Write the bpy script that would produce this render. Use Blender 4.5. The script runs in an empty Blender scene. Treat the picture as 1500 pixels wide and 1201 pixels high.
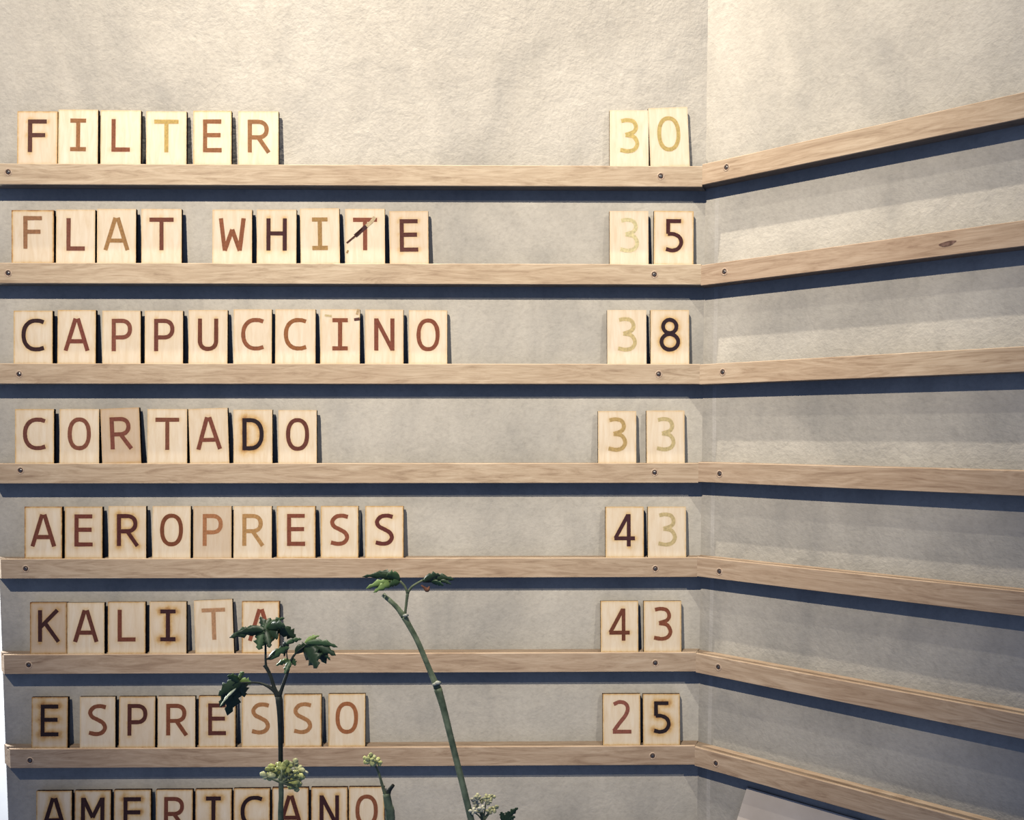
import bpy, bmesh, math, random
import numpy as np
from mathutils import Vector, Matrix
random.seed(7)
rng = np.random.default_rng(7)
scene = bpy.context.scene
COL = scene.collection

# ------------------------------------------------------------------ camera
F_PX, PPX, PPY = 1417.44, 750.0, 729.98
CAM = np.array([0.7649, -1.4774, -0.3903])
PITCH, YAW, ROLL = 0.0696, 0.0145, -0.0002
def cam_rot(p, y, r):
    cp, sp, cy, sy, cr, sr = math.cos(p), math.sin(p), math.cos(y), math.sin(y), math.cos(r), math.sin(r)
    R = np.array([[1, 0, 0], [0, 0, -1], [0, 1, 0]], float)
    Ry = np.array([[cy, 0, -sy], [0, 1, 0], [sy, 0, cy]])
    Rx = np.array([[1, 0, 0], [0, cp, -sp], [0, sp, cp]])
    Rz = np.array([[cr, -sr, 0], [sr, cr, 0], [0, 0, 1]])
    return Rz @ Rx @ Ry @ R
RC = cam_rot(PITCH, YAW, ROLL)
cd = bpy.data.cameras.new('camera'); cam = bpy.data.objects.new('camera', cd); COL.objects.link(cam)
cd.sensor_fit = 'HORIZONTAL'; cd.sensor_width = 36; cd.lens = F_PX / 1500 * 36
cd.shift_x = 0.0; cd.shift_y = (PPY - 600.5) / 1500
cd.clip_start = 0.01; cd.clip_end = 50
M = Matrix.Identity(4)
for i in range(3):
    M[i][0] = RC[0][i]; M[i][1] = -RC[1][i]; M[i][2] = -RC[2][i]; M[i][3] = CAM[i]
cam.matrix_world = M
scene.camera = cam

# ------------------------------------------------------------------ light
vs = scene.view_settings
vs.view_transform = 'Standard'; vs.look = 'None'; vs.gamma = 1.0; vs.use_curve_mapping = False
vs.exposure = 0.06
w = bpy.data.worlds.new('world'); scene.world = w; w.use_nodes = True
bg = w.node_tree.nodes['Background']; bg.inputs[0].default_value = (0.33, 0.46, 0.88, 1); bg.inputs[1].default_value = 0.24
def spot(name, loc, target, watts, color, radius, cone, blend):
    l = bpy.data.lights.new(name, 'SPOT'); l.energy = watts; l.color = color; l.shadow_soft_size = radius
    l.spot_size = math.radians(cone); l.spot_blend = blend
    o = bpy.data.objects.new(name, l); COL.objects.link(o); o.location = loc
    o.rotation_euler = (Vector(target) - Vector(loc)).to_track_quat('-Z', 'Y').to_euler()
    return o
spot('track_spot_front', (-0.10, -2.40, 1.70), (0.63, 0.0, -0.03), 480, (1.0, 0.905, 0.785), 0.012, 40, 1.0)
spot('track_spot_wall', (0.46, -0.14, 1.40), (0.76, -0.08, 0.0), 125, (1.0, 0.905, 0.78), 0.012, 84, 1.0)
spot('track_spot_right', (2.20, -2.50, 1.50), (1.02, 0.0, -0.50), 100, (1.0, 0.95, 0.86), 0.020, 26, 1.0)
pl = bpy.data.lights.new('added_left_fill', 'POINT'); pl.energy = 120; pl.color = (1.0, 0.99, 0.96); pl.shadow_soft_size = 0.15  # added unseen fill that brightens the white wall and left rail ends
po = bpy.data.objects.new('added_left_fill', pl); COL.objects.link(po); po.location = (-0.7, 0.55, -0.3)
scene.cycles.diffuse_bounces = 0

# ------------------------------------------------------------------ helpers
def ray(px, py):
    d = RC.T @ np.array([(px - PPX) / F_PX, (py - PPY) / F_PX, 1.0]); return d
def on_y(px, py, Y):                       # pixel -> point on the plane y = Y
    d = ray(px, py); t = (Y - CAM[1]) / d[1]; return CAM + d * t
def lin(c):
    if isinstance(c, str): c = [int(c[i:i + 2], 16) / 255 for i in (1, 3, 5)]
    return [v / 12.92 if v <= 0.04045 else ((v + 0.055) / 1.055) ** 2.4 for v in c]
def mesh_obj(name, verts, faces, mats, parent=None, midx=None, smooth=False):
    me = bpy.data.meshes.new(name); me.from_pydata([tuple(map(float, v)) for v in verts], [], faces)
    for m in (mats if isinstance(mats, (list, tuple)) else [mats]): me.materials.append(m)
    if midx is not None: me.polygons.foreach_set('material_index', midx)
    if smooth: me.polygons.foreach_set('use_smooth', [True] * len(me.polygons))
    me.update()
    o = bpy.data.objects.new(name, me); COL.objects.link(o)
    if parent is not None: o.parent = parent
    return o
def tag(o, label, cat=None, group=None, kind=None):
    if label: o['label'] = label
    if cat: o['category'] = cat
    if group: o['group'] = group
    if kind: o['kind'] = kind
    return o

def new_mat(name):
    m = bpy.data.materials.new(name); m.use_nodes = True
    nt = m.node_tree; return m, nt, nt.nodes['Principled BSDF']
def N(nt, t, **kw):
    n = nt.nodes.new(t)
    for k, v in kw.items(): setattr(n, k, v)
    return n
def ramp(nt, stops, interp='LINEAR'):
    r = N(nt, 'ShaderNodeValToRGB'); cr = r.color_ramp; cr.interpolation = interp
    while len(cr.elements) < len(stops): cr.elements.new(0.5)
    for e, (p, c) in zip(cr.elements, stops): e.position = p; e.color = (*c, 1) if len(c) == 3 else c
    return r
def mixc(nt, fac, a, b, mode='MIX'):
    n = N(nt, 'ShaderNodeMix', data_type='RGBA', blend_type=mode)
    for sock, v in ((n.inputs['Factor'], fac), (n.inputs['A'], a), (n.inputs['B'], b)):
        if hasattr(v, 'is_linked'): nt.links.new(v, sock)
        elif isinstance(v, (int, float)): sock.default_value = v
        else: sock.default_value = (*v, 1)
    return n.outputs['Result']
def math_n(nt, op, a, b=0.0, clamp=False):
    n = N(nt, 'ShaderNodeMath', operation=op, use_clamp=clamp)
    for s, v in zip(n.inputs, (a, b)):
        if hasattr(v, 'is_linked'): nt.links.new(v, s)
        else: s.default_value = v
    return n.outputs[0]
def noise(nt, vec, scale, detail=4, rough=0.55, dist=0.0):
    n = N(nt, 'ShaderNodeTexNoise'); n.inputs['Scale'].default_value = scale; n.inputs['Detail'].default_value = detail
    n.inputs['Roughness'].default_value = rough; n.inputs['Distortion'].default_value = dist
    if vec is not None: nt.links.new(vec, n.inputs['Vector'])
    return n.outputs[0]
def mapping(nt, vec, scale=(1, 1, 1), loc=(0, 0, 0)):
    n = N(nt, 'ShaderNodeMapping'); n.inputs['Scale'].default_value = scale; n.inputs['Location'].default_value = loc
    nt.links.new(vec, n.inputs['Vector']); return n.outputs[0]

def plaster(name, seam=False):
    m, nt, b = new_mat(name)
    oc = N(nt, 'ShaderNodeTexCoord').outputs['Object']
    big = noise(nt, oc, 3.2, 5, 0.6, 0.8)
    mid = noise(nt, mapping(nt, oc, (9, 9, 5), (3, 1, 2)), 1.0, 6, 0.62, 0.6)
    fine = noise(nt, oc, 130, 4, 0.6)
    c1 = ramp(nt, [(0.30, lin('#a5a197')), (0.50, lin('#c8c1b2')), (0.68, lin('#dcd5c5'))]); nt.links.new(big, c1.inputs[0])
    c2 = ramp(nt, [(0.32, lin('#a8a49b')), (0.52, lin('#cac3b4')), (0.70, lin('#dad3c3'))]); nt.links.new(mid, c2.inputs[0])
    col = mixc(nt, 0.5, c1.outputs[0], c2.outputs[0])
    sp = ramp(nt, [(0.30, (0.88, 0.875, 0.87)), (0.5, (1, 1, 1)), (0.70, (1.06, 1.06, 1.06))]); nt.links.new(fine, sp.inputs[0])
    col = mixc(nt, 0.8, col, sp.outputs[0], 'MULTIPLY')
    # small dark pits and pale flecks
    pit = noise(nt, oc, 55, 2, 0.5); pr = ramp(nt, [(0.735, (0, 0, 0)), (0.77, (1, 1, 1))]); nt.links.new(pit, pr.inputs[0])
    col = mixc(nt, math_n(nt, 'MULTIPLY', pr.outputs[0], 0.15), col, lin('#7d766e'))
    if seam:                                  # pale trowel seam running down close to the corner
        sx = N(nt, 'ShaderNodeSeparateXYZ'); nt.links.new(oc, sx.inputs[0])
        wob = math_n(nt, 'MULTIPLY', noise(nt, mapping(nt, oc, (0, 0, 6)), 1.0, 3), 0.006)
        xx = math_n(nt, 'ABSOLUTE', math_n(nt, 'SUBTRACT', math_n(nt, 'ADD', sx.outputs[0], wob), 0.0235))
        band = math_n(nt, 'LESS_THAN', xx, 0.0032)
        f = math_n(nt, 'MULTIPLY', math_n(nt, 'MULTIPLY', band, math_n(nt, 'LESS_THAN', sx.outputs[2], -0.03)), math_n(nt, 'MULTIPLY', noise(nt, oc, 40, 3), 0.40))
        col = mixc(nt, f, col, lin('#f0eadf'))
    nt.links.new(col, b.inputs['Base Color']); b.inputs['Roughness'].default_value = 0.9
    b.inputs['Specular IOR Level'].default_value = 0.15
    h = math_n(nt, 'ADD', math_n(nt, 'MULTIPLY', noise(nt, oc, 24, 5, 0.6, 0.4), 1.0), math_n(nt, 'MULTIPLY', noise(nt, oc, 220, 3, 0.6), 0.30))
    bp = N(nt, 'ShaderNodeBump'); bp.inputs['Strength'].default_value = 0.32; bp.inputs['Distance'].default_value = 0.006
    nt.links.new(h, bp.inputs['Height']); nt.links.new(bp.outputs[0], b.inputs['Normal'])
    return m

def oak():
    m, nt, b = new_mat('oak_rail')
    oc = N(nt, 'ShaderNodeTexCoord').outputs['Object']; oi = N(nt, 'ShaderNodeObjectInfo')
    ad = N(nt, 'ShaderNodeVectorMath', operation='ADD'); nt.links.new(oc, ad.inputs[0])
    cb = N(nt, 'ShaderNodeCombineXYZ')
    nt.links.new(math_n(nt, 'MULTIPLY', oi.outputs['Random'], 37.0), cb.inputs[0]); nt.links.new(math_n(nt, 'MULTIPLY', oi.outputs['Random'], 11.0), cb.inputs[2])
    nt.links.new(cb.outputs[0], ad.inputs[1]); v = ad.outputs[0]
    g1 = noise(nt, mapping(nt, v, (8.0, 50, 70)), 1.0, 6, 0.66, 2.4)
    g2 = noise(nt, mapping(nt, v, (34, 240, 480)), 1.0, 4, 0.65, 0.6)
    bl = noise(nt, mapping(nt, v, (5, 8, 8)), 1.0, 3)
    r1 = ramp(nt, [(0.26, lin('#a38d75')), (0.45, lin('#c6b297')), (0.60, lin('#d5c3a8')), (0.78, lin('#e0d1b7'))]); nt.links.new(g1, r1.inputs[0])
    r2 = ramp(nt, [(0.30, (0.80, 0.77, 0.74)), (0.50, (1, 1, 1)), (0.8, (1.05, 1.05, 1.05))]); nt.links.new(g2, r2.inputs[0])
    col = mixc(nt, 0.75, r1.outputs[0], r2.outputs[0], 'MULTIPLY')
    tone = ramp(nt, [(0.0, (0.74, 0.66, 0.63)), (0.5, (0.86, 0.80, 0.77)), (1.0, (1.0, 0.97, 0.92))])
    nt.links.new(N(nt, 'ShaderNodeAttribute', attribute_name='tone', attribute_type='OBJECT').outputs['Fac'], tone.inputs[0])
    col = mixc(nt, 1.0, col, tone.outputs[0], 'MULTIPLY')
    rb = ramp(nt, [(0.35, (0.90, 0.86, 0.84)), (0.6, (1, 1, 1))]); nt.links.new(bl, rb.inputs[0])
    col = mixc(nt, 0.8, col, rb.outputs[0], 'MULTIPLY')
    nt.links.new(col, b.inputs['Base Color']); b.inputs['Roughness'].default_value = 0.62; b.inputs['Specular IOR Level'].default_value = 0.3
    bp = N(nt, 'ShaderNodeBump'); bp.inputs['Strength'].default_value = 0.2; bp.inputs['Distance'].default_value = 0.0006
    nt.links.new(g2, bp.inputs['Height']); nt.links.new(bp.outputs[0], b.inputs['Normal'])
    return m

def birch():
    m, nt, b = new_mat('birch_face')
    oc = N(nt, 'ShaderNodeTexCoord').outputs['Object']; oi = N(nt, 'ShaderNodeObjectInfo')
    ad = N(nt, 'ShaderNodeVectorMath', operation='ADD'); nt.links.new(oc, ad.inputs[0])
    cb = N(nt, 'ShaderNodeCombineXYZ'); nt.links.new(math_n(nt, 'MULTIPLY', oi.outputs['Random'], 53.0), cb.inputs[0]); nt.links.new(cb.outputs[0], ad.inputs[1])
    v = ad.outputs[0]
    g = noise(nt, mapping(nt, v, (150, 60, 22)), 1.0, 5, 0.6, 0.8); bl = noise(nt, v, 95, 5, 0.7)
    at = N(nt, 'ShaderNodeAttribute', attribute_name='scorch'); s = N(nt, 'ShaderNodeSeparateColor'); nt.links.new(at.outputs['Color'], s.inputs[0])
    r1 = ramp(nt, [(0.30, lin('#e6d0ae')), (0.55, lin('#eedcbf')), (0.75, lin('#f3e4cb'))]); nt.links.new(g, r1.inputs[0])
    col = mixc(nt, s.outputs[1], r1.outputs[0], lin('#b59474'))
    sc = math_n(nt, 'MULTIPLY', s.outputs[0], math_n(nt, 'ADD', math_n(nt, 'MULTIPLY', bl, 1.7), -0.15), True)
    rs = ramp(nt, [(0.0, (1, 1, 1)), (0.30, lin('#f0dcb4')), (0.65, lin('#c39a6c')), (1.0, lin('#5a3526'))]); nt.links.new(sc, rs.inputs[0])
    col = mixc(nt, 1.0, col, rs.outputs[0], 'MULTIPLY')
    nt.links.new(col, b.inputs['Base Color']); b.inputs['Roughness'].default_value = 0.6; b.inputs['Specular IOR Level'].default_value = 0.25
    return m
def attr_mat(name, attr, rough, dark=0.7, scale=300, spec=0.2):
    m, nt, b = new_mat(name)
    oc = N(nt, 'ShaderNodeTexCoord').outputs['Object']
    at = N(nt, 'ShaderNodeAttribute', attribute_name=attr)
    r = ramp(nt, [(0.3, (dark, dark, dark)), (0.65, (1.1, 1.1, 1.1))]); nt.links.new(noise(nt, oc, scale, 4, 0.6), r.inputs[0])
    nt.links.new(mixc(nt, 1.0, at.outputs['Color'], r.outputs[0], 'MULTIPLY'), b.inputs['Base Color'])
    b.inputs['Roughness'].default_value = rough; b.inputs['Specular IOR Level'].default_value = spec
    return m
def plain(name, c1, c2, scale, rough=0.6, spec=0.3, metal=0.0):
    m, nt, b = new_mat(name); oc = N(nt, 'ShaderNodeTexCoord').outputs['Object']
    r = ramp(nt, [(0.35, lin(c1)), (0.65, lin(c2))]); nt.links.new(noise(nt, oc, scale, 4, 0.6), r.inputs[0])
    nt.links.new(r.outputs[0], b.inputs['Base Color']); b.inputs['Roughness'].default_value = rough
    b.inputs['Specular IOR Level'].default_value = spec; b.inputs['Metallic'].default_value = metal
    return m
M_WALL = plaster('plaster_wall'); M_WALLR = plaster('plaster_wall_seamed', True)
M_WHITE = plain('white_paint', '#e6eaec', '#f4f7f8', 6, 0.8)
M_OAK = oak(); M_BIRCH = birch()
M_CHAR = plain('laser_charred_edge', '#130d10', '#3a211c', 160, 0.85, 0.1)
M_LET = attr_mat('burnt_engraving', 'ink', 0.75, 0.72, 260)
M_LEAF = attr_mat('leaf_green', 'ink', 0.42, 0.7, 120, 0.45)
M_STEM = plain('stem_green', '#53624a', '#8e9c7a', 60, 0.5, 0.4)
M_STEMP = plain('pale_stem', '#55614a', '#7f8a6a', 90, 0.6)
M_STEMD = plain('dark_stem', '#2a3330', '#42473d', 90, 0.6)
M_NODE = plain('pale_node', '#9aa08c', '#d8d8c6', 300, 0.7)
M_CUT = plain('cut_stem_end', '#1d1f1c', '#33342c', 200, 0.8)
M_BUD = plain('dry_bud', '#5e3c30', '#8a6048', 300, 0.8)
M_STEEL = plain('steel_screw', '#5d5a58', '#a39f9a', 300, 0.35, 0.5, 0.9)
M_RECESS = plain('drilled_recess', '#3a2a24', '#59443a', 300, 0.9)
M_SLOT = plain('screw_slot', '#0d0c0d', '#1b191a', 300, 0.9)
M_CARD = plain('cream_card', '#cfc3b4', '#dbd0c2', 14, 0.75)

# ------------------------------------------------------------------ walls
PHI = math.radians(45); XC = 1.0771; D = 0.025; S = 0.1455; RH = 0.0302
UDIR = Vector((math.cos(PHI), -math.sin(PHI), 0)); NDIR = Vector((-math.sin(PHI), -math.cos(PHI), 0))
ZT, ZB = 1.55, -1.35
def prism(name, poly, z0, z1, mat, bevel=None):
    n = len(poly)
    vs_ = [(x, y, z0) for x, y in poly] + [(x, y, z1) for x, y in poly]
    fs = [tuple(range(n))[::-1], tuple(range(n, 2 * n))] + [(i, (i + 1) % n, n + (i + 1) % n, n + i) for i in range(n)]
    return mesh_obj(name, vs_, fs, mat)
# back wall: rounded free edge on the left
r = 0.007
edge = [(r - r * math.sin(a), r - r * math.cos(a)) for a in [i * math.pi / 10 for i in range(6)]]
poly = [(XC, 0.0), (XC + 0.05, 0.14), (0.0, 0.14)] + edge[::-1]
wb = prism('wall_back', poly, ZB, ZT, M_WALL); tag(wb, 'beige mottled plaster wall behind the letter tiles', kind='structure')
L = 1.15
wr = mesh_obj('wall_right', *(lambda q: ([(x, y, ZB) for x, y in q] + [(x, y, ZT) for x, y in q],
      [(3, 2, 1, 0), (4, 5, 6, 7)] + [(i, (i + 1) % 4, 4 + (i + 1) % 4, 4 + i) for i in range(4)]))([(0, 0), (L, 0), (L, 0.12), (0.0, 0.12)]), M_WALLR)
wr.location = (XC, 0, 0); wr.rotation_euler = (0, 0, -PHI); tag(wr, 'angled plaster wall meeting the tile wall at the corner', kind='structure')
wl = prism('wall_left', [(-2.2, 1.2), (0.6, 1.2), (0.6, 1.26), (-2.2, 1.26)], -3.2, ZT, M_WHITE)
tag(wl, 'white painted wall glimpsed past the left edge', kind='structure')

# ------------------------------------------------------------------ rails
DZ_B = [-0.001, 0.0019, 0.0005, -0.0021, 0.0003, 0.0002, 0.0002, 0.0]
DZ_R = [0.0028, -0.0014, -0.0007, 0.0014, 0.001, -0.0013, -0.0015, 0.0]
zt = [-(i) * S + DZ_B[i] for i in range(8)]
zr = [zt[i] + DZ_R[i] for i in range(8)]
GF, GB, GD = 0.0205, 0.0122, 0.0036         # groove: front, back (distance from wall), depth
ch = 0.0008
PROFILE = [(0.0, 0.0), (0.0, -RH), (-(D - ch), -RH), (-D, -RH + ch), (-D, -ch), (-(D - ch), 0.0),
           (-GF, 0.0), (-GF, -GD), (-GB, -GD), (-GB, 0.0)]       # (y, z), z measured from the rail top
ORD = ['top', 'second', 'third', 'fourth', 'fifth', 'sixth', 'seventh', 'lowest']
def rail(x0f, x1f, tone):
    """x0f/x1f give the end x for a distance y off the wall; runs along local x"""
    vv, ff = [], []
    n = len(PROFILE); secs = 2
    for k in range(secs):
        for y, z in PROFILE:
            a, b = x0f(-y), x1f(-y); vv.append((a + (b - a) * k / (secs - 1), y, z))
    for k in range(secs - 1):
        for i in range(n):
            j = (i + 1) % n; ff.append((k * n + i, (k + 1) * n + i, (k + 1) * n + j, k * n + j))
    e0 = len(ff)
    for base, rev in ((0, False), ((secs - 1) * n, True)):      # ends, split so that the groove stays open
        a = [base + i for i in (0, 1, 2, 3, 4, 5, 6, 7, 8, 9)]
        parts = [[a[0], a[1], a[8], a[9]], [a[1], a[2], a[7], a[8]], [a[2], a[3], a[4], a[5], a[6], a[7]]]
        for p in parts: ff.append(tuple(p[::-1] if rev else p))
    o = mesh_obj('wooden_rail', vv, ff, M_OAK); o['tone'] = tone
    bm = bmesh.new(); bm.from_mesh(o.data); bmesh.ops.recalc_face_normals(bm, faces=bm.faces); bm.to_mesh(o.data); bm.free()
    return o
def disc(r0, y, n=16): return [(r0 * math.cos(2 * math.pi * i / n), y, r0 * math.sin(2 * math.pi * i / n)) for i in range(n)]
def screw_meshes():
    n = 16
    # countersunk rim (slightly proud ring of torn fibre), dark recess cone, screw head with socket
    a, b_, c = disc(0.0056, -0.0001), disc(0.0048, -0.0005), disc(0.0038, -0.00015)
    fr = [(i, (i + 1) % n, n + (i + 1) % n, n + i) for i in range(n)] + [(n + i, n + (i + 1) % n, 2 * n + (i + 1) % n, 2 * n + i) for i in range(n)]
    return (a + b_ + c, fr), (disc(0.0036, -0.00022), [tuple(range(n))]), (disc(0.0021, -0.0003) + disc(0.0014, -0.0006), [(i, (i + 1) % n, n + (i + 1) % n, n + i) for i in range(n)] + [tuple(range(n, 2 * n))])
rim_g, rec_g, head_g = screw_meshes()
M_RIM = plain('countersink_rim', '#a98c74', '#dcc6ab', 400, 0.8)
def make_me(name, g, m):
    me = bpy.data.meshes.new(name); me.from_pydata(g[0], [], g[1]); me.materials.append(m)
    bm = bmesh.new(); bm.from_mesh(me); bmesh.ops.recalc_face_normals(bm, faces=bm.faces)
    for f in bm.faces:
        if f.normal.y > 0: f.normal_flip()
    bm.to_mesh(me); bm.free(); return me
me_rim, me_rec, me_head = make_me('screw', head_g, M_STEEL), make_me('recess', rec_g, M_RECESS), make_me('countersink', rim_g, M_RIM)
q = 0.00045
me_slot = make_me('socket', ([(-.0009, -.00068, -q), (.0009, -.00068, -q), (.0009, -.00068, q), (-.0009, -.00068, q)], [(0, 1, 2, 3)]), M_SLOT)
def screw(parent, x, z):
    s_ = bpy.data.objects.new('screw', me_rim); COL.objects.link(s_); s_.parent = parent; s_.location = (x, -D, z)
    s_['label'] = 'small countersunk steel screw'
    for nm, me in (('recess', me_rec), ('countersink', me_head), ('socket', me_slot)):
        c = bpy.data.objects.new(nm, me); COL.objects.link(c); c.parent = s_
        if nm == 'socket': c.rotation_euler = (0, random.uniform(0, 3), 0)
JX = math.tan(PHI / 2)
LEFT_FRONT = [None, None, None, None, 1.4, 6.0, 15.0, 20.0]
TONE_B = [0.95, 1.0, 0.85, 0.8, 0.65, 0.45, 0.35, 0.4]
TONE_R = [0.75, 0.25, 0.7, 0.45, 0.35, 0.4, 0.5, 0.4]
SCREW_L = [(12, 252), (12, 400), (28, 548), (30, 689), (37.6, 833), (42, 974), (44, 1114)]
SCREW_M = [(968, 258), (958.5, 402), (965, 548), (959, 692), (960, 833), (960, 971), (956, 1107)]
SCREW_R = [(1064, 245), (1061, 398), (1058.5, 545), (1054, 694), (1053.5, 837), (1052, 977), (1048.5, 1118)]
def right_hit(px, py, off):                 # pixel -> (distance along right wall, z) on the plane 'off' in front of it
    d = Vector(ray(px, py)); o = Vector(CAM); p0 = Vector((XC, 0, 0)) + NDIR * off
    t = (p0 - o).dot(NDIR) / d.dot(NDIR); p = o + d * t
    return (p - Vector((XC, 0, 0))).dot(UDIR), p.z
ytop = [240, 384, 532, 678, 818, 958, 1098, 1235]
back_rails = []
for i in range(8):
    if LEFT_FRONT[i] is not None: xf = on_y(LEFT_FRONT[i], ytop[i] + 14, -D)[0]
    else: xf = 0.012
    xb = 0.001 if xf > 0.002 else xf - 0.01
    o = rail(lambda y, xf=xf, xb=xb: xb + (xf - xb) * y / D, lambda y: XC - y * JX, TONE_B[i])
    o.location = (0, 0, zt[i])
    tag(o, f'{ORD[i]} straight oak rail on the main wall, holding letter tiles' if i < 7 else 'lowest oak rail on the main wall, under the cut-off bottom row of tiles', 'rail', 'oak rails on the main wall')
    if i < 7:
        for p in (SCREW_L[i], SCREW_M[i]):
            h = on_y(*p, -D); screw(o, h[0], h[2] - zt[i])
    back_rails.append(o)
for i in range(8):
    o = rail(lambda y: y * JX, lambda y: 1.10, TONE_R[i])
    o.location = (XC, 0, zr[i]); o.rotation_euler = (0, 0, -PHI)
    tag(o, f'{ORD[i]} empty oak rail on the angled right wall' if i < 7 else 'lowest oak rail on the angled right wall, under the cream card', 'rail', 'oak rails on the right wall')
    if i < 7:
        u, z = right_hit(*SCREW_R[i], D); screw(o, u, z - zr[i])
    if i == 1:                               # dark knot in the second rail
        u, z = right_hit(1388, 357, D)
        k = mesh_obj('knot', [(u + 0.010 * math.cos(a) * (1 + .2 * math.sin(3 * a)), -D - 0.0002, z - zr[i] + 0.0032 * math.sin(a) + 0.001 * math.cos(a)) for a in [2 * math.pi * j / 14 for j in range(14)]],
                     [tuple(range(14))], plain('wood_knot', '#5a4238', '#83675a', 300, 0.8), o)
        k['label'] = 'dark oval knot'

# ------------------------------------------------------------------ letter tiles
def ell(cx, cy, rx, ry, a0, a1, n=22, p=2.0):
    out = []
    for i in range(n + 1):
        a = math.radians(a0 + (a1 - a0) * i / n); c, s = math.cos(a), math.sin(a)
        out.append((cx + rx * math.copysign(abs(c) ** (2 / p), c), cy + ry * math.copysign(abs(s) ** (2 / p), s)))
    return out
def cat(pts, n=6):
    P = [np.array(p, float) for p in pts]; P = [2 * P[0] - P[1]] + P + [2 * P[-1] - P[-2]]; out = []
    for i in range(1, len(P) - 2):
        for k in range(n):
            t = k / n
            out.append(tuple(0.5 * ((2 * P[i]) + (-P[i - 1] + P[i + 1]) * t + (2 * P[i - 1] - 5 * P[i] + 4 * P[i + 1] - P[i + 2]) * t * t + (-P[i - 1] + 3 * P[i] - 3 * P[i + 1] + P[i + 2]) * t ** 3)))
    return out + [tuple(P[-2])]
T, B = 43.2, 2.8
GLYPH = {
 'F': [[(-10.2, 0), (-10.2, 46)], [(-13, T), (13, T)], [(-13, 24), (11, 24)]],
 'E': [[(-10.2, 0), (-10.2, 46)], [(-13, T), (12.5, T)], [(-13, 24), (11.5, 24)], [(-13, B), (13, B)]],
 'I': [[(0, 0), (0, 46)], [(-11, T), (11, T)], [(-11, B), (11, B)]],
 'L': [[(-10, 0), (-10, 46)], [(-12.8, B), (13, B)]],
 'T': [[(0, 0), (0, 46)], [(-17, T), (17, T)]],
 'R': [[(-12, 0), (-12, 46)], [(-13, T), (-1, T)] + ell(-1, 32.2, 12.5, 11, 90, -90, 16, 2.3)[1:] + [(-13, 21.2)], [(0, 21), (14.5, 0)]],
 'P': [[(-11, 0), (-11, 46)], [(-12, T), (0, T)] + ell(0, 31.4, 12, 11.8, 90, -90, 16, 2.3)[1:] + [(-12, 19.6)]],
 'A': [[(-15.5, 0), (-1.6, 46)], [(15.5, 0), (1.6, 46)], [(-11, 13.5), (11, 13.5)]],
 'W': [[(-16, 46), (-10.5, 0)], [(-10.5, 0), (0, 30)], [(16, 46), (10.5, 0)], [(10.5, 0), (0, 30)]],
 'H': [[(-11.5, 0), (-11.5, 46)], [(11.5, 0), (11.5, 46)], [(-12, 24.5), (12, 24.5)]],
 'C': [[(15, 41.2), (9, 43.2)] + ell(4, 23, 17.5, 20.4, 85, 275, 24, 2.2) + [(9, 2.8), (15.3, 4.8)]],
 'D': [[(-12, 0), (-12, 46)], [(-13, T), (-4, T)] + ell(-4, 23, 16.5, 20.2, 90, -90, 22, 2.3)[1:] + [(-13, B)]],
 'O': [ell(0, 23, 13.6, 20.6, 0, 360, 36, 2.3)],
 'U': [[(-11.5, 46), (-11.5, 15)] + ell(0, 15, 11.5, 12.4, 180, 360, 18, 2.3)[1:] + [(11.5, 46)]],
 'N': [[(-11.5, 0), (-11.5, 46)], [(11.5, 0), (11.5, 46)], [(-11.5, 45), (11.5, 1)]],
 'S': [cat([(12, 41.6), (4, 43.4), (-5, 41.8), (-10.6, 35), (-8, 28), (0, 23.6), (8, 18.6), (10.8, 11.5), (6.5, 4.8), (-2, 2.6), (-12.5, 4.6)])],
 'K': [[(-12, 0), (-12, 46)], [(-11, 21.5), (13, 46)], [(-4, 26), (14.5, 0)]],
 'M': [[(-14.2, 0), (-14.2, 46)], [(14.2, 0), (14.2, 46)], [(-13.5, 45), (0, 17)], [(13.5, 45), (0, 17)]],
 '3': [cat([(-11, 45.2), (-3, 46.6), (6, 44.6), (9.8, 37), (6.5, 29.8), (-5, 25.6)]), cat([(-5, 25.6), (6.5, 23), (11.6, 13.8), (8, 5.6), (-1, 2.6), (-12.5, 4.4)])],
 '0': [ell(0, 24.5, 13.6, 22, 0, 360, 36, 2.25)],
 '5': [[(10.5, 44.6), (-8, 44.6), (-8, 26.2)], cat([(-8.5, 26.2), (0, 26), (8, 21.8), (10.8, 13.6), (6.4, 5.4), (-2, 2.6), (-11, 4.6)])],
 '8': [ell(0, 36, 9.6, 9.6, 0, 360, 28), ell(0, 13.8, 12, 11.2, 0, 360, 30)],
 '4': [[(6, 0), (6, 47)], [(5, 46), (-13.5, 12)], [(-15, 11.8), (15, 11.8)]],
 '2': [cat([(-11.5, 43), (-3, 46.4), (6, 44), (9.2, 36.5), (6, 27), (-3, 15.5), (-11.5, 4)]), [(-13, B), (14.5, B)]],
}
U_ = 1 / 957.0
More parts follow.
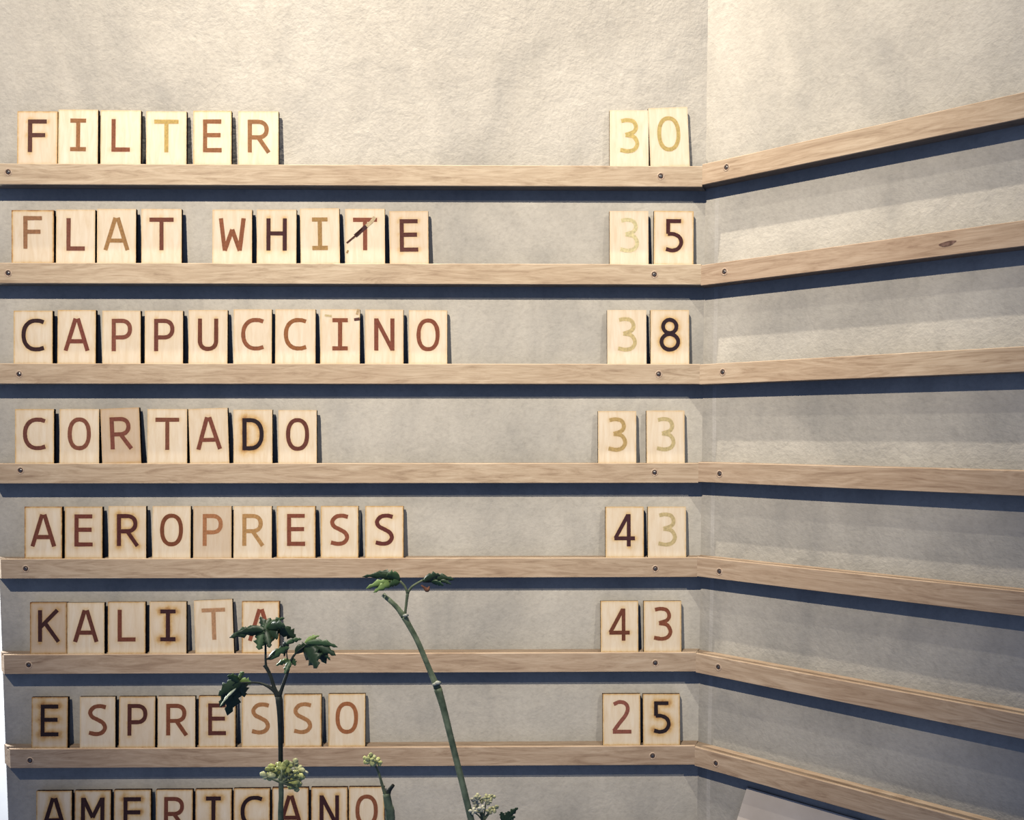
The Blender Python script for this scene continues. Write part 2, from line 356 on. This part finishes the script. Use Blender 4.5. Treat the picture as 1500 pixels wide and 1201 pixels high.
def ribbon(lines, wd):
    """flat stroke mesh in the xz plane (front = -y); coordinates in glyph units"""
    vv, ff = [], []
    for li, ln in enumerate(lines):
        P = [np.array(p, float) for p in ln]; closed = np.linalg.norm(P[0] - P[-1]) < 1e-6 and len(P) > 3
        if closed: P = P[:-1]
        n = len(P); base = len(vv)
        for i in range(n):
            a = P[i - 1] if (i > 0 or closed) else None; b = P[(i + 1) % n] if (i < n - 1 or closed) else None
            d1 = (P[i] - a) / np.linalg.norm(P[i] - a) if a is not None else None
            d2 = (b - P[i]) / np.linalg.norm(b - P[i]) if b is not None else None
            if d1 is None: d1 = d2
            if d2 is None: d2 = d1
            n1 = np.array([-d1[1], d1[0]]); n2 = np.array([-d2[1], d2[0]]); m_ = n1 + n2; m_ /= np.linalg.norm(m_)
            k = wd / 2 / max(0.5, m_.dot(n1)); k *= 1 + rng.uniform(-0.05, 0.05)
            vv.append(np.append(P[i] + m_ * k, li)); vv.append(np.append(P[i] - m_ * k, li))
        for i in range(n if closed else n - 1):
            j = (i + 1) % n; ff.append((base + 2 * i, base + 2 * i + 1, base + 2 * j + 1, base + 2 * j))
    return vv, ff
def set_attr(me, name, cols):
    at = me.color_attributes.new(name, 'FLOAT_COLOR', 'POINT')
    at.data.foreach_set('color', np.asarray(cols, dtype=np.float32).ravel())
def seg_dist(P, lines):
    best = np.full(len(P), 1e9)
    for ln in lines:
        for a, b in zip(ln[:-1], ln[1:]):
            a = np.array(a); b = np.array(b); ab = b - a; L2 = max(1e-9, ab.dot(ab))
            t = np.clip(((P - a) @ ab) / L2, 0, 1); d = np.linalg.norm(P - (a + t[:, None] * ab), axis=1); best = np.minimum(best, d)
    return best
NX, NZ, TH = 22, 30, 0.0062
COLNAME = [(0.045, 'blackened'), (0.10, 'dark brown'), (0.20, 'brown'), (0.34, 'light brown'), (9, 'pale')]
def colour_word(hexc):
    r_, g_, b_ = lin(hexc); y = 0.3 * r_ + 0.6 * g_ + 0.1 * b_
    for lim, nme in ((0.03, 'blackened'), (0.075, 'dark brown'), (0.15, 'brown'), (0.33, 'tan'), (9, 'faint')):
        if y < lim: return nme
def make_tile(ch_, xl, xr, yt, hexc, row, label, group, tilt=0.0, face=0.0, edge=0.25, dx=0.0, dz=0.0, halo=None, marks=None):
    ymid = (yt + ytop[row]) / 2
    yb = -0.0196; ytp = -0.0128 + rng.uniform(-0.0012, 0.0012)
    xa, xb = on_y(xl, ymid, -0.0164)[0], on_y(xr, ymid, -0.0164)[0]
    wd = xb - xa; zb = zt[row] - GD + 0.0001; ztop = on_y((xl + xr) / 2, yt, ytp)[2]
    hh = (ztop - zb); lean = math.asin(max(-.2, min(.2, (ytp - yb) / hh))); hh = hh / math.cos(lean)
    zlo = abs(math.sin(math.radians(tilt))) * wd / 2
    # face grid
    vv, sc = [], []
    for j in range(NZ + 1):
        for i in range(NX + 1):
            vv.append(((i / NX - .5) * wd, 0, hh * j / NZ))
    P = np.array([(v[0] / U_, v[2] / U_) for v in vv])
    vis = hh / U_ - 3.6
    gz = 3.6 + (vis - 46) * 0.60 + dz                  # glyph baseline above tile bottom, glyph units
    if ch_.isdigit(): gz -= 1.0
    lines = [[(x + dx, y + gz) for x, y in ln] for ln in GLYPH[ch_]]
    r_, g_, b_ = lin(hexc); y_ = 0.3 * r_ + 0.6 * g_ + 0.1 * b_
    hal = halo if halo is not None else max(0.10, 0.60 - y_ * 3.0)
    dl = seg_dist(P, lines) - 2.6
    de = np.minimum(np.minimum(P[:, 0] + wd / U_ / 2, wd / U_ / 2 - P[:, 0]), np.minimum(P[:, 1] - 3, hh / U_ - P[:, 1]))
    s1 = 0.85 * hal * np.exp(-np.clip(dl, 0, 99) / (1.6 + 2.6 * hal ** 2)); s2 = edge * 1.3 * np.exp(-np.clip(de, 0, 99) / 1.3)
    scorch = np.clip(s1 + s2, 0, 1)
    nf = len(vv)
    fs = [(j * (NX + 1) + i, j * (NX + 1) + i + 1, (j + 1) * (NX + 1) + i + 1, (j + 1) * (NX + 1) + i) for j in range(NZ) for i in range(NX)]
    mi = [0] * len(fs)
    c8 = [(-wd / 2, 0, 0), (wd / 2, 0, 0), (wd / 2, 0, hh), (-wd / 2, 0, hh)]
    vv += c8 + [(x * 1.004, TH, z) for x, _, z in c8]
    a = nf; fs += [(a + 0, a + 4, a + 5, a + 1), (a + 1, a + 5, a + 6, a + 2), (a + 2, a + 6, a + 7, a + 3), (a + 3, a + 7, a + 4, a + 0), (a + 4, a + 7, a + 6, a + 5)]
    mi += [1] * 4 + [0]
    o = mesh_obj('letter_tile' if ch_.isalpha() else 'number_tile', vv, fs, [M_BIRCH, M_CHAR], None, mi)
    cols = np.zeros((len(vv), 4)); cols[:nf, 0] = scorch; cols[:, 1] = face; cols[:, 3] = 1
    set_attr(o.data, 'scorch', cols)
    o.matrix_world = Matrix.Translation((xa + wd / 2, yb, zb + zlo)) @ Matrix.Rotation(-lean, 4, 'X') @ Matrix.Rotation(-math.radians(tilt), 4, 'Y')
    tag(o, label, 'letter tile' if ch_.isalpha() else 'number tile', group)
    rv, rf = ribbon(lines, 5.9 if not ch_.isdigit() else 5.6)
    lo = mesh_obj('letter' if ch_.isalpha() else 'digit', [(x * U_, -0.00012 - 0.00004 * l_, z * U_) for x, z, l_ in rv], rf, M_LET, o)
    gm = 0.3 * r_ + 0.6 * g_ + 0.1 * b_; k = (np.array([r_, g_, b_]) * 0.92 + gm * 0.08) * np.array([1.0, 1.0, 0.92])
    set_attr(lo.data, 'ink', [(*(k * rng.uniform(0.94, 1.06)), 1) for _ in rv])
    lo['label'] = f'{colour_word(hexc)} engraved {"letter" if ch_.isalpha() else "digit"} {ch_}'
    if marks:
        for pts, wdt, hx in marks:
            mv, mf = ribbon([pts], wdt)
            mo = mesh_obj('burn_mark', [(x * U_, -0.0004, z * U_) for x, z, l_ in mv], mf, M_LET, o)
            set_attr(mo.data, 'ink', [(*lin(hx), 1)] * len(mv)); mo['label'] = 'dark scorch mark'
    return o
ROWS = [
 [('F',25,84,163,'#5e3a33',dict(face=.14,edge=.5)),('I',85,143,160.6,'#9c6a42',{}),('L',147,206,161.5,'#8a5238',{}),('T',214,273,163,'#c0a15a',dict(halo=.15)),('E',283,339,162.4,'#94603c',dict(edge=.4)),('R',349,408,163,'#9a6a42',{})],
 [('F',17,79,307.7,'#a0714f',dict(edge=.9,dz=3,face=.08)),('L',82,139,307,'#855040',{}),('A',142,199,306,'#a97d4c',{}),('T',207,266,306,'#7a4536',{}),('W',311,369,307,'#94583a',{}),('H',376,434,307,'#4d2a2c',{}),
  ('I',440.5,498,305.7,'#ad8650',dict(tilt=.8)),('T',506,564,306,'#8d4f3a',dict(tilt=.3,marks=[([(-26,33),(-14,43),(-4,54)],2.6,'#5a3a30'),([(-14,43),(-4,52),(2,57)],5.5,'#4a3030'),([(2,57),(9,63),(14,70)],5,'#cdb890'),([(-26,19),(-24,23)],2.5,'#a88a58')])),('E',571,628,309.5,'#5f3630',dict(tilt=.6,face=.2))],
 [('C',20,77,455,'#3d2628',dict(edge=.4)),('A',84,140,454,'#85473a',dict(edge=.4)),('P',150,206,455,'#8a5040',{}),('P',212,268,455,'#7a4438',{}),('U',276,333,454,'#74402f',{}),('C',342,398,453,'#94583c',{}),('C',403,462,453,'#9c6238',{}),
  ('I',469,527,453,'#8f5138',dict(marks=[([(20,67),(28,68)],4,'#5c3a34'),([(-22,73),(-12,72)],3,'#d2bd8e'),([(24,74),(26,82)],3.5,'#c2a67c')])),('N',535,591,453.5,'#874a38',{}),('O',599,655,454.4,'#8a4c36',{})],
 [('C',22,79,599,'#75443a',dict(edge=.4)),('O',87,145,599,'#8a5240',{}),('R',150,207,599,'#834a3c',dict(tilt=2.6,face=.5)),('T',216,274,599,'#85503c',{}),('A',278.5,336,599,'#83493a',dict(tilt=1.8,face=.08)),('D',342,399,600,'#2d2025',dict(halo=1.0)),('O',408,464,600.6,'#6d3b33',{})],
 [('A',36,91,742,'#7c4536',dict(edge=.8)),('E',95,150,742,'#7a4034',dict(edge=.5,face=.1)),('R',159,214,741.2,'#5a2e2c',dict(halo=.8)),('O',223,279,741.2,'#82492f',{}),('P',283,339,741.2,'#b5794f',dict(face=.3)),('R',342,398,741.2,'#bd8f58',{}),('E',405.5,462,741,'#8a4c38',dict(edge=.6)),('S',470,525,741,'#93533a',dict(edge=.5)),('S',535,591,741,'#6a3530',dict(edge=.5))],
 [('K',44,98,882,'#4a2c2c',dict(face=.5,edge=.7)),('A',98.6,153,882.5,'#6f3e33',{}),('L',158,213,881.4,'#7c4434',dict(face=.1,edge=.5)),('I',219,273,881,'#43262a',dict(halo=.95,face=.1)),('T',286.5,343,879.5,'#c1916a',dict(tilt=2.2)),('A',354,409,880.5,'#96503a',dict(edge=.9))],
 [('E',46,99,1021,'#2e2024',dict(halo=1.0,face=.2,edge=.6)),('S',117,169,1020.4,'#8b5138',{}),('P',174,227,1020,'#5c322c',dict(face=.15,edge=.5)),('R',231,286,1019.7,'#8c5036',{}),('E',291,345,1019,'#63352e',dict(face=.12,edge=.6)),('S',354,409,1017.2,'#b07a4c',dict(edge=.5)),('S',416,471,1016.7,'#b57f50',dict(edge=.6)),('O',481,535,1016,'#a8683f',dict(edge=.5))],
 [('A',53,105,1158.3,'#3a2426',dict(halo=.9,edge=.6)),('M',109,162,1157.6,'#3d2628',dict(halo=.8,edge=.7)),('E',167,221,1156.8,'#3a2427',dict(halo=.9,edge=.6)),('R',228,282,1156.4,'#7a4334',dict(edge=.6)),('I',286,339,1155.6,'#3a2326',dict(halo=.9,edge=.7)),('C',342,395,1154.5,'#2e1e23',dict(halo=.9,edge=.7)),('A',399,452,1153.6,'#5a302a',dict(halo=.7,edge=.8)),('N',456,509,1153,'#40252a',dict(halo=.7,edge=.7)),('O',511,563,1152.4,'#91553a',dict(edge=.6))],
]
NUMS = [
 [('3',893,950,161.5,'#c9b06a',dict(halo=.12,edge=.1)),('0',953,1010.5,158.7,'#c3a866',dict(tilt=2.4,halo=.12,edge=.15))],
 [('3',893,950,309,'#dccd9c',dict(halo=.05,edge=.15)),('5',957.5,1015.5,309.2,'#4e2829',dict(tilt=-.6,edge=.4))],
 [('3',889.5,947,454,'#d0b984',dict(halo=.1,edge=.1)),('8',953,1009.5,454,'#33222a',dict(halo=.8))],
 [('3',876,932,602,'#c0a066',dict(halo=.2)),('3',947,1003,601.3,'#cbb684',dict(halo=.1))],
 [('4',887,943,742,'#4a2a30',dict(edge=.4)),('3',949,1005,742,'#cbb584',dict(halo=.1,edge=.3))],
 [('4',880,935,880,'#73402f',dict(edge=.4)),('3',943,998,880,'#8a4f38',dict(edge=.4))],
 [('2',883,938,1016,'#96584a',dict(edge=.5)),('5',942,996,1016.2,'#2c2126',dict(halo=1.0,edge=.5))],
]
NTH = ['first', 'second', 'third', 'fourth', 'fifth', 'sixth', 'seventh', 'eighth', 'ninth', 'tenth']
for ri, row in enumerate(ROWS):
    where = f'on {ORD[ri]} rail from the top' if 0 < ri < 7 else ('on the topmost rail' if ri == 0 else 'in the cut-off bottom row')
    for k, (c, xl, xr, yt, hx, kw) in enumerate(row):
        make_tile(c, xl, xr, yt, hx, ri, f'wooden tile with {colour_word(hx)} letter {c}, {NTH[k]} from left {where}', 'letter tiles spelling drinks on the rails', **kw)
for ri, row in enumerate(NUMS):
    where = f'on {ORD[ri]} rail from the top' if ri else 'on the topmost rail'
    for k, (c, xl, xr, yt, hx, kw) in enumerate(row):
        make_tile(c, xl, xr, yt, hx, ri, f'wooden tile with {colour_word(hx)} digit {c}, {"left" if k == 0 else "right"} one {where}', 'number tiles of the prices', **kw)

# ------------------------------------------------------------------ cream card standing on the lowest right rail
def card_pt(px, py, off):
    u, z = right_hit(px, py, off); return u, z
u0, z0 = card_pt(1091, 1158, 0.008); u1, z1 = card_pt(1080, 1201, 0.010)
sl = (u1 - u0) / (z1 - z0); zb = zr[7] - GD + 0.0003
uL = lambda z: u0 + sl * (z - z0)
ztc = z0 + 0.004; uw = 0.26
quad = [(uL(zb), zb), (uL(zb) + uw, zb), (uL(zb) + uw, ztc), (uL(ztc), ztc)]
offb, offt = 0.0190, 0.0035
cv = []
for th in (0.0, 0.0025):
    for (u, z), of in zip(quad, (offb, offb, offt, offt)): cv.append((u, -(of - th), z))
card = mesh_obj('menu_card', cv, [(0, 1, 2, 3), (7, 6, 5, 4), (0, 4, 5, 1), (1, 5, 6, 2), (2, 6, 7, 3), (3, 7, 4, 0)], M_CARD)
card.location = (XC, 0, 0); card.rotation_euler = (0, 0, -PHI)
tag(card, 'blank cream card leaning on the right wall at the bottom of the picture', 'card')

# ------------------------------------------------------------------ plants in front of the wall
PY = -0.50
def pp(px, py, dy=0.0): return Vector(on_y(px, py, PY + dy))
PXM = (PY - CAM[1]) / F_PX                     # metres per pixel at the plants
def tube(name, pts, rad, mat, parent=None, sides=10, sub=4, cap_mat=None):
    """pts: [(px, py, dy)], rad in px per point"""
    P = [np.array(pp(*p)) for p in pts]; Rr = [x * PXM for x in rad]
    if sub > 1 and len(P) > 2:
        s4 = cat([(*p, r_) for p, r_ in zip(P, Rr)], sub); P = [np.array(s[:3]) for s in s4]; Rr = [s[3] for s in s4]
    vv, ff = [], []
    up = np.array([0, 1, 0.0])
    for i, p in enumerate(P):
        t = P[min(i + 1, len(P) - 1)] - P[max(i - 1, 0)]; t /= np.linalg.norm(t)
        a = np.cross(t, up); a /= np.linalg.norm(a); b = np.cross(a, t)
        for k in range(sides):
            an = 2 * math.pi * k / sides; vv.append(p + Rr[i] * (math.cos(an) * a + math.sin(an) * b))
    n = len(P)
    for i in range(n - 1):
        for k in range(sides):
            j = (k + 1) % sides; ff.append((i * sides + k, i * sides + j, (i + 1) * sides + j, (i + 1) * sides + k))
    mi = [0] * len(ff)
    ff += [tuple(range(sides))[::-1], tuple(range((n - 1) * sides, n * sides))]; mi += [0, 1 if cap_mat else 0]
    return mesh_obj(name, vv, ff, [mat, cap_mat] if cap_mat else mat, parent, mi, True)
def leaflet(base, tip, wpx, hexc, parent, name='leaf', teeth=3, db=0.0, dt=0.0, fold=0.35, droop=0.12, roll=0.0):
    b = np.array(pp(*base, db)); t = np.array(pp(*tip, dt)); ax = t - b; Ln = np.linalg.norm(ax); ax /= Ln
    nrm = np.array([0, -1, 0.0]); nrm -= ax * nrm.dot(ax); nrm /= np.linalg.norm(nrm); side = np.cross(ax, nrm)
    side, nrm = side * math.cos(roll) + nrm * math.sin(roll), nrm * math.cos(roll) - side * math.sin(roll)
    n = 4 * teeth + 2; hw = wpx * PXM / 2; vv, ff, cols = [], [], []
    base_c = np.array(lin(hexc))
    dz_ = np.array([0, 0, 1.0])
    for i in range(n + 1):
        s = i / n; prof = (math.sin(math.pi * min(1, s ** 0.75)) ** 0.8) if 0 < s < 1 else 0.02
        tooth = 1.0 if s < 0.3 else (1.0 + 0.30 * (1 - (i % 4) / 3 * 2))
        ww = hw * prof * tooth
        c = b + ax * Ln * s + dz_ * (droop * Ln * math.sin(math.pi * s) * 0.6)
        adv = ax * (0.35 * ww if s > 0.3 else 0)
        for q_, off in ((-1, 1), (-.5, .5), (0, 0), (.5, .5), (1, 1)):
            vv.append(c + side * ww * q_ - nrm * abs(off) * ww * fold + adv * abs(q_))
            cols.append((*(base_c * (1.18 if q_ == 0 else rng.uniform(0.85, 1.1))), 1))
    for i in range(n):
        for k in range(4): a = i * 5 + k; ff.append((a, a + 1, a + 6, a + 5))
    o = mesh_obj(name, vv, ff, M_LEAF, parent, None, True); set_attr(o.data, 'ink', cols)
    md = o.modifiers.new('thickness', 'SOLIDIFY'); md.thickness = 0.0004; md.offset = 0
    return o
def plant(name, px, py, label):
    e = bpy.data.objects.new(name, None); COL.objects.link(e); e.empty_display_size = 0.02
    tag(e, label, 'plant', 'cut plant stems in front of the wall'); return e
DK, MD_, LT, PL = '#33482f', '#46633f', '#86a35c', '#c8d2ae'
# --- tall bare green stem
p1 = plant('plant_stem', 690, 1300, 'tall slanting bare green stem with a small pair of leaves on top')
tube('stem', [(716, 1330, 0), (691, 1205, 0), (664, 1095, 0), (649, 1035, 0), (641, 1008, 0)], [5.4, 5.0, 4.7, 5.2, 6.2], M_STEM, p1)
tube('stem', [(641, 1008, 0), (631, 985, 0), (612, 940, 0), (598, 914, 0), (592, 903, 0)], [5.6, 4.2, 4.0, 4.2, 5.2], M_STEM, p1)
tube('stem', [(592, 904, 0), (580, 888, 0), (561, 871, 0.004)], [4.4, 3.6, 3.4], M_STEM, p1, cap_mat=M_CUT)
for x, y, r_ in ((641, 1000, 4), (637, 1002, 3), (594, 901, 3)):
    nd = tube('node', [(x - r_, y + 1, -0.005), (x, y, -0.006), (x + r_ + 1, y, -0.004)], [1.6, r_ * .8, 1.4], M_NODE, p1, 8, 3); nd['label'] = 'pale leaf scar'
pt = tube('petiole', [(593, 902, 0), (595, 885, 0), (597, 869, 0)], [2.0, 2.0, 2.4], M_STEMP, p1)
tube('petiole', [(597, 869, 0), (593, 859, 0), (586, 851, 0)], [1.9, 1.7, 1.6], M_STEMP, p1)
tube('petiole', [(597, 869, 0), (604, 859, 0), (619, 850, 0)], [1.9, 1.7, 1.6], M_STEMP, p1)
for bs, tp, w_, c, kw in [((587, 850), (530, 845), 9, DK, {}), ((587, 850), (552, 838), 11, DK, {}), ((586, 848), (566, 843), 14, MD_, {}),
                          ((584, 852), (536, 862), 11, LT, {}), ((582, 853), (547, 868), 10, LT, {}), ((586, 852), (570, 858), 10, MD_, {}),
                          ((617, 851), (666, 849), 12, DK, {}), ((620, 852), (645, 842), 11, DK, {}), ((632, 852), (650, 858), 7, MD_, {}), ((645, 850), (661, 856), 5, DK, {})]:
    leaflet(bs, tp, w_, c, p1, db=0, dt=random.uniform(-.02, .01), **kw)
bd = tube('bud', [(617, 857, 0), (622, 861, 0), (626, 864, 0), (629, 859, 0)], [0.8, 2.2, 3.4, 0.8], M_BUD, p1); bd['label'] = 'small dry brown bud'
# --- dark leafy branching stem
p2 = plant('plant_stem', 411, 1300, 'forked dark stem with lobed dark green leaves')
tube('stem', [(415, 1330, 0.03), (412, 1201, 0.03), (411, 1095, 0.012), (410, 1050, 0), (408, 1020, 0)], [3.8, 3.6, 3.6, 3.9, 5.0], M_STEMD, p2)
tube('branch', [(407, 1022, 0), (402, 1012, 0), (390, 1004, 0), (377, 1000, 0), (352, 1000, -.01)], [4.0, 3.2, 2.2, 1.6, 1.2], M_STEMD, p2)
tube('branch', [(408, 1020, 0), (402, 1008, 0), (397, 992, 0), (391, 979, 0), (387, 974, 0)], [3.6, 3.0, 2.6, 2.8, 2.8], M_STEMD, p2, cap_mat=M_CUT)
tube('branch', [(390, 977, 0), (389, 966, 0), (389, 950, 0), (388, 925, 0)], [1.8, 1.7, 1.6, 1.3], M_STEMD, p2)
tube('branch', [(409, 1020, 0), (413, 1008, 0), (421, 985, 0), (426, 968, 0), (434, 956, 0), (447, 946, 0)], [3.6, 2.8, 2.2, 1.8, 1.5, 1.0], M_STEMD, p2)
tube('branch', [(421, 966, 0), (420, 955, 0), (423, 944, 0)], [1.0, 1.0, 0.8], M_STEMD, p2)
tube('branch', [(389, 967, 0), (396, 962, 0), (403, 958, 0)], [1.3, 1.1, 0.8], M_STEMD, p2)
LV = [((389, 922), (336, 934), 15, DK), ((386, 924), (345, 929), 11, DK), ((387, 922), (379, 952), 19, MD_), ((389, 922), (395, 949), 14, DK), ((390, 923), (407, 935), 17, DK),
      ((388, 928), (381, 903), 11, DK), ((389, 926), (396, 905), 12, DK), ((390, 920), (417, 905), 9, MD_), ((392, 921), (418, 917), 14, DK), ((396, 926), (418, 924), 12, DK), ((410, 922), (433, 935), 17, DK),
      ((392, 966), (424, 948), 12, MD_), ((414, 950), (421, 942), 9, DK), ((419, 943), (442, 936), 7, MD_), ((421, 943), (416, 962), 6, DK),
      ((432, 957), (453, 945), 14, DK), ((446, 945), (464, 979), 27, DK), ((447, 944), (478, 972), 20, DK), ((450, 943), (492, 960), 15, DK), ((447, 942), (495, 948), 10, MD_), ((446, 941), (468, 931), 7, LT), ((466, 953), (484, 967), 7, DK),
      ((425, 967), (404, 975), 8, LT), ((425, 968), (417, 987), 9, MD_), ((425, 965), (433, 975), 9, MD_),
      ((353, 999), (320, 1019), 20, DK), ((350, 999), (333, 1048), 24, DK), ((349, 999), (322, 1036), 20, DK), ((351, 1000), (358, 1021), 17, DK), ((350, 999), (368, 1001), 12, LT), ((349, 998), (357, 984), 7, LT), ((351, 999), (333, 990), 10, MD_), ((346, 1008), (322, 1035), 4, PL)]
for k, (bs, tp, w_, c) in enumerate(LV):
    leaflet(bs, tp, w_, c, p2, db=random.uniform(-.006, .006) - (.006 if c == PL else 0), dt=random.uniform(-.018, .012) - (.01 if c == PL else 0), teeth=3, roll=random.uniform(-.4, .4))
# --- pale flower heads
def florets(parent, pts, size, cols, n=5):
    for x, y in pts:
        dy = random.uniform(-.012, .006)
        vv, ff, cc = [], [], []
        c0 = np.array(pp(x, y, dy))
        hx = random.choice(cols)
        for k in range(n):
            a = 2 * math.pi * k / n + random.uniform(-.5, .5); l = size * PXM * random.uniform(.75, 1.2); tl = random.uniform(-.5, .7)
            dr = np.array([math.cos(a), -math.sin(tl) * 0.8, math.sin(a) * 0.75]); dr /= np.linalg.norm(dr)
            sd = np.cross(dr, [0, 1, 0]); sd /= np.linalg.norm(sd); i0 = len(vv)
            up_ = np.cross(sd, dr)
            for s, w_ in ((0, .10), (.35, .34), (.7, .42), (.88, .25), (1.0, .06)):
                for q_ in (-1, 0, 1): vv.append(c0 + dr * l * s + sd * l * w_ * q_ + up_ * l * (0.10 * abs(q_) + 0.2 * s * s)); cc.append((*(np.array(lin(hx)) * rng.uniform(.85, 1.15)), 1))
            for j in range(4):
                for q_ in range(2): ff.append((i0 + j * 3 + q_, i0 + j * 3 + q_ + 1, i0 + j * 3 + q_ + 4, i0 + j * 3 + q_ + 3))
        o = mesh_obj('floret', vv, ff, M_LEAF, parent, None, True); set_attr(o.data, 'ink', cc)
        md = o.modifiers.new('thickness', 'SOLIDIFY'); md.thickness = 0.0004; md.offset = 0
PALE = ['#e6ea94', '#eff2b0', '#d6dd80', '#f8f8d0', '#e2e698']
p3 = plant('flower_stem', 412, 1300, 'pale green flower cluster on a dark stem before the bottom row')
tube('stem', [(413, 1330, -.02), (411, 1201, -.02), (412, 1165, -.02), (412, 1143, -.02)], [4.2, 4.0, 3.6, 3.4], M_STEM, p3)
FL = [(392, 1137), (398, 1130), (404, 1123), (413, 1125), (421, 1123), (430, 1120), (436, 1128), (441, 1136), (427, 1143), (433, 1151), (428, 1149), (418, 1130), (409, 1132), (425, 1130), (439, 1141), (416, 1137), (401, 1136), (434, 1135)]
for x, y in FL[::3] + [(433, 1148), (439, 1139)]:
    tube('branchlet', [(412, 1146, -.02), ((412 + x) / 2, (1144 + y) / 2 + 2, -.02), (x, y + 2, -.015)], [2.2, 1.6, 1.0], M_STEMP, p3, 6, 3)
florets(p3, FL, 10, PALE)
p4 = plant('flower_stem', 568, 1300, 'thick cut stem with a thin shoot and tiny yellow flower')
tube('stem', [(574, 1330, 0), (572, 1201, 0), (569, 1180, 0), (566, 1162, 0)], [7.5, 7.0, 6.4, 5.6], M_STEM, p4)
tube('stub', [(566, 1170, 0), (570, 1158, 0), (576, 1150, -.003)], [5.0, 3.4, 2.6], M_STEMD, p4, cap_mat=M_CUT)
tube('shoot', [(565, 1166, 0), (560, 1150, 0), (554, 1130, 0), (547, 1116, 0)], [3.0, 2.2, 1.8, 1.4], M_STEMP, p4)
florets(p4, [(539, 1112), (544, 1110), (549, 1113), (542, 1115), (553, 1117)], 8, PALE)
p5 = plant('flower_stem', 708, 1300, 'loose pale flower sprig with a dark leaf right of the tall stem')
tube('stem', [(712, 1330, .02), (709, 1220, .02), (708, 1200, .02), (706, 1188, .02)], [2.6, 2.4, 2.0, 1.6], M_STEMP, p5)
F5 = [(694, 1170), (700, 1168), (698, 1177), (708, 1172), (713, 1168), (720, 1167), (693, 1188), (706, 1184), (717, 1188), (725, 1184), (702, 1188), (716, 1175)]
for x, y in F5[::2] + [(725, 1184), (696, 1169)]:
    tube('branchlet', [(708, 1203, .02), ((708 + x) / 2, (1200 + y) / 2, .02), (x, y + 1, .018)], [1.5, 1.2, 0.8], M_STEMP, p5, 6, 3)
florets(p5, F5, 6, ['#f0ecb4', '#e2dfa0', '#f8f4cc'], 4)
tube('petiole', [(709, 1240, .02), (725, 1222, .02), (740, 1203, .02)], [1.8, 1.5, 1.2], M_STEMD, p5)
for bs, tp, w_ in [((739, 1204), (759, 1183), 9), ((738, 1204), (734, 1189), 8), ((739, 1204), (746, 1188), 8), ((740, 1205), (755, 1196), 8)]:
    leaflet(bs, tp, w_, DK, p5, db=.018, dt=.018)
bpy.context.view_layer.update()
# put each plant's Empty at the foot of its stem without moving its parts
for e, (x, y, dy) in ((p1, (716, 1330, 0)), (p2, (415, 1330, .03)), (p3, (413, 1330, -.02)), (p4, (574, 1330, 0)), (p5, (712, 1330, .02))):
    v = pp(x, y, dy); e.location = v
    for c in e.children: c.location = -v
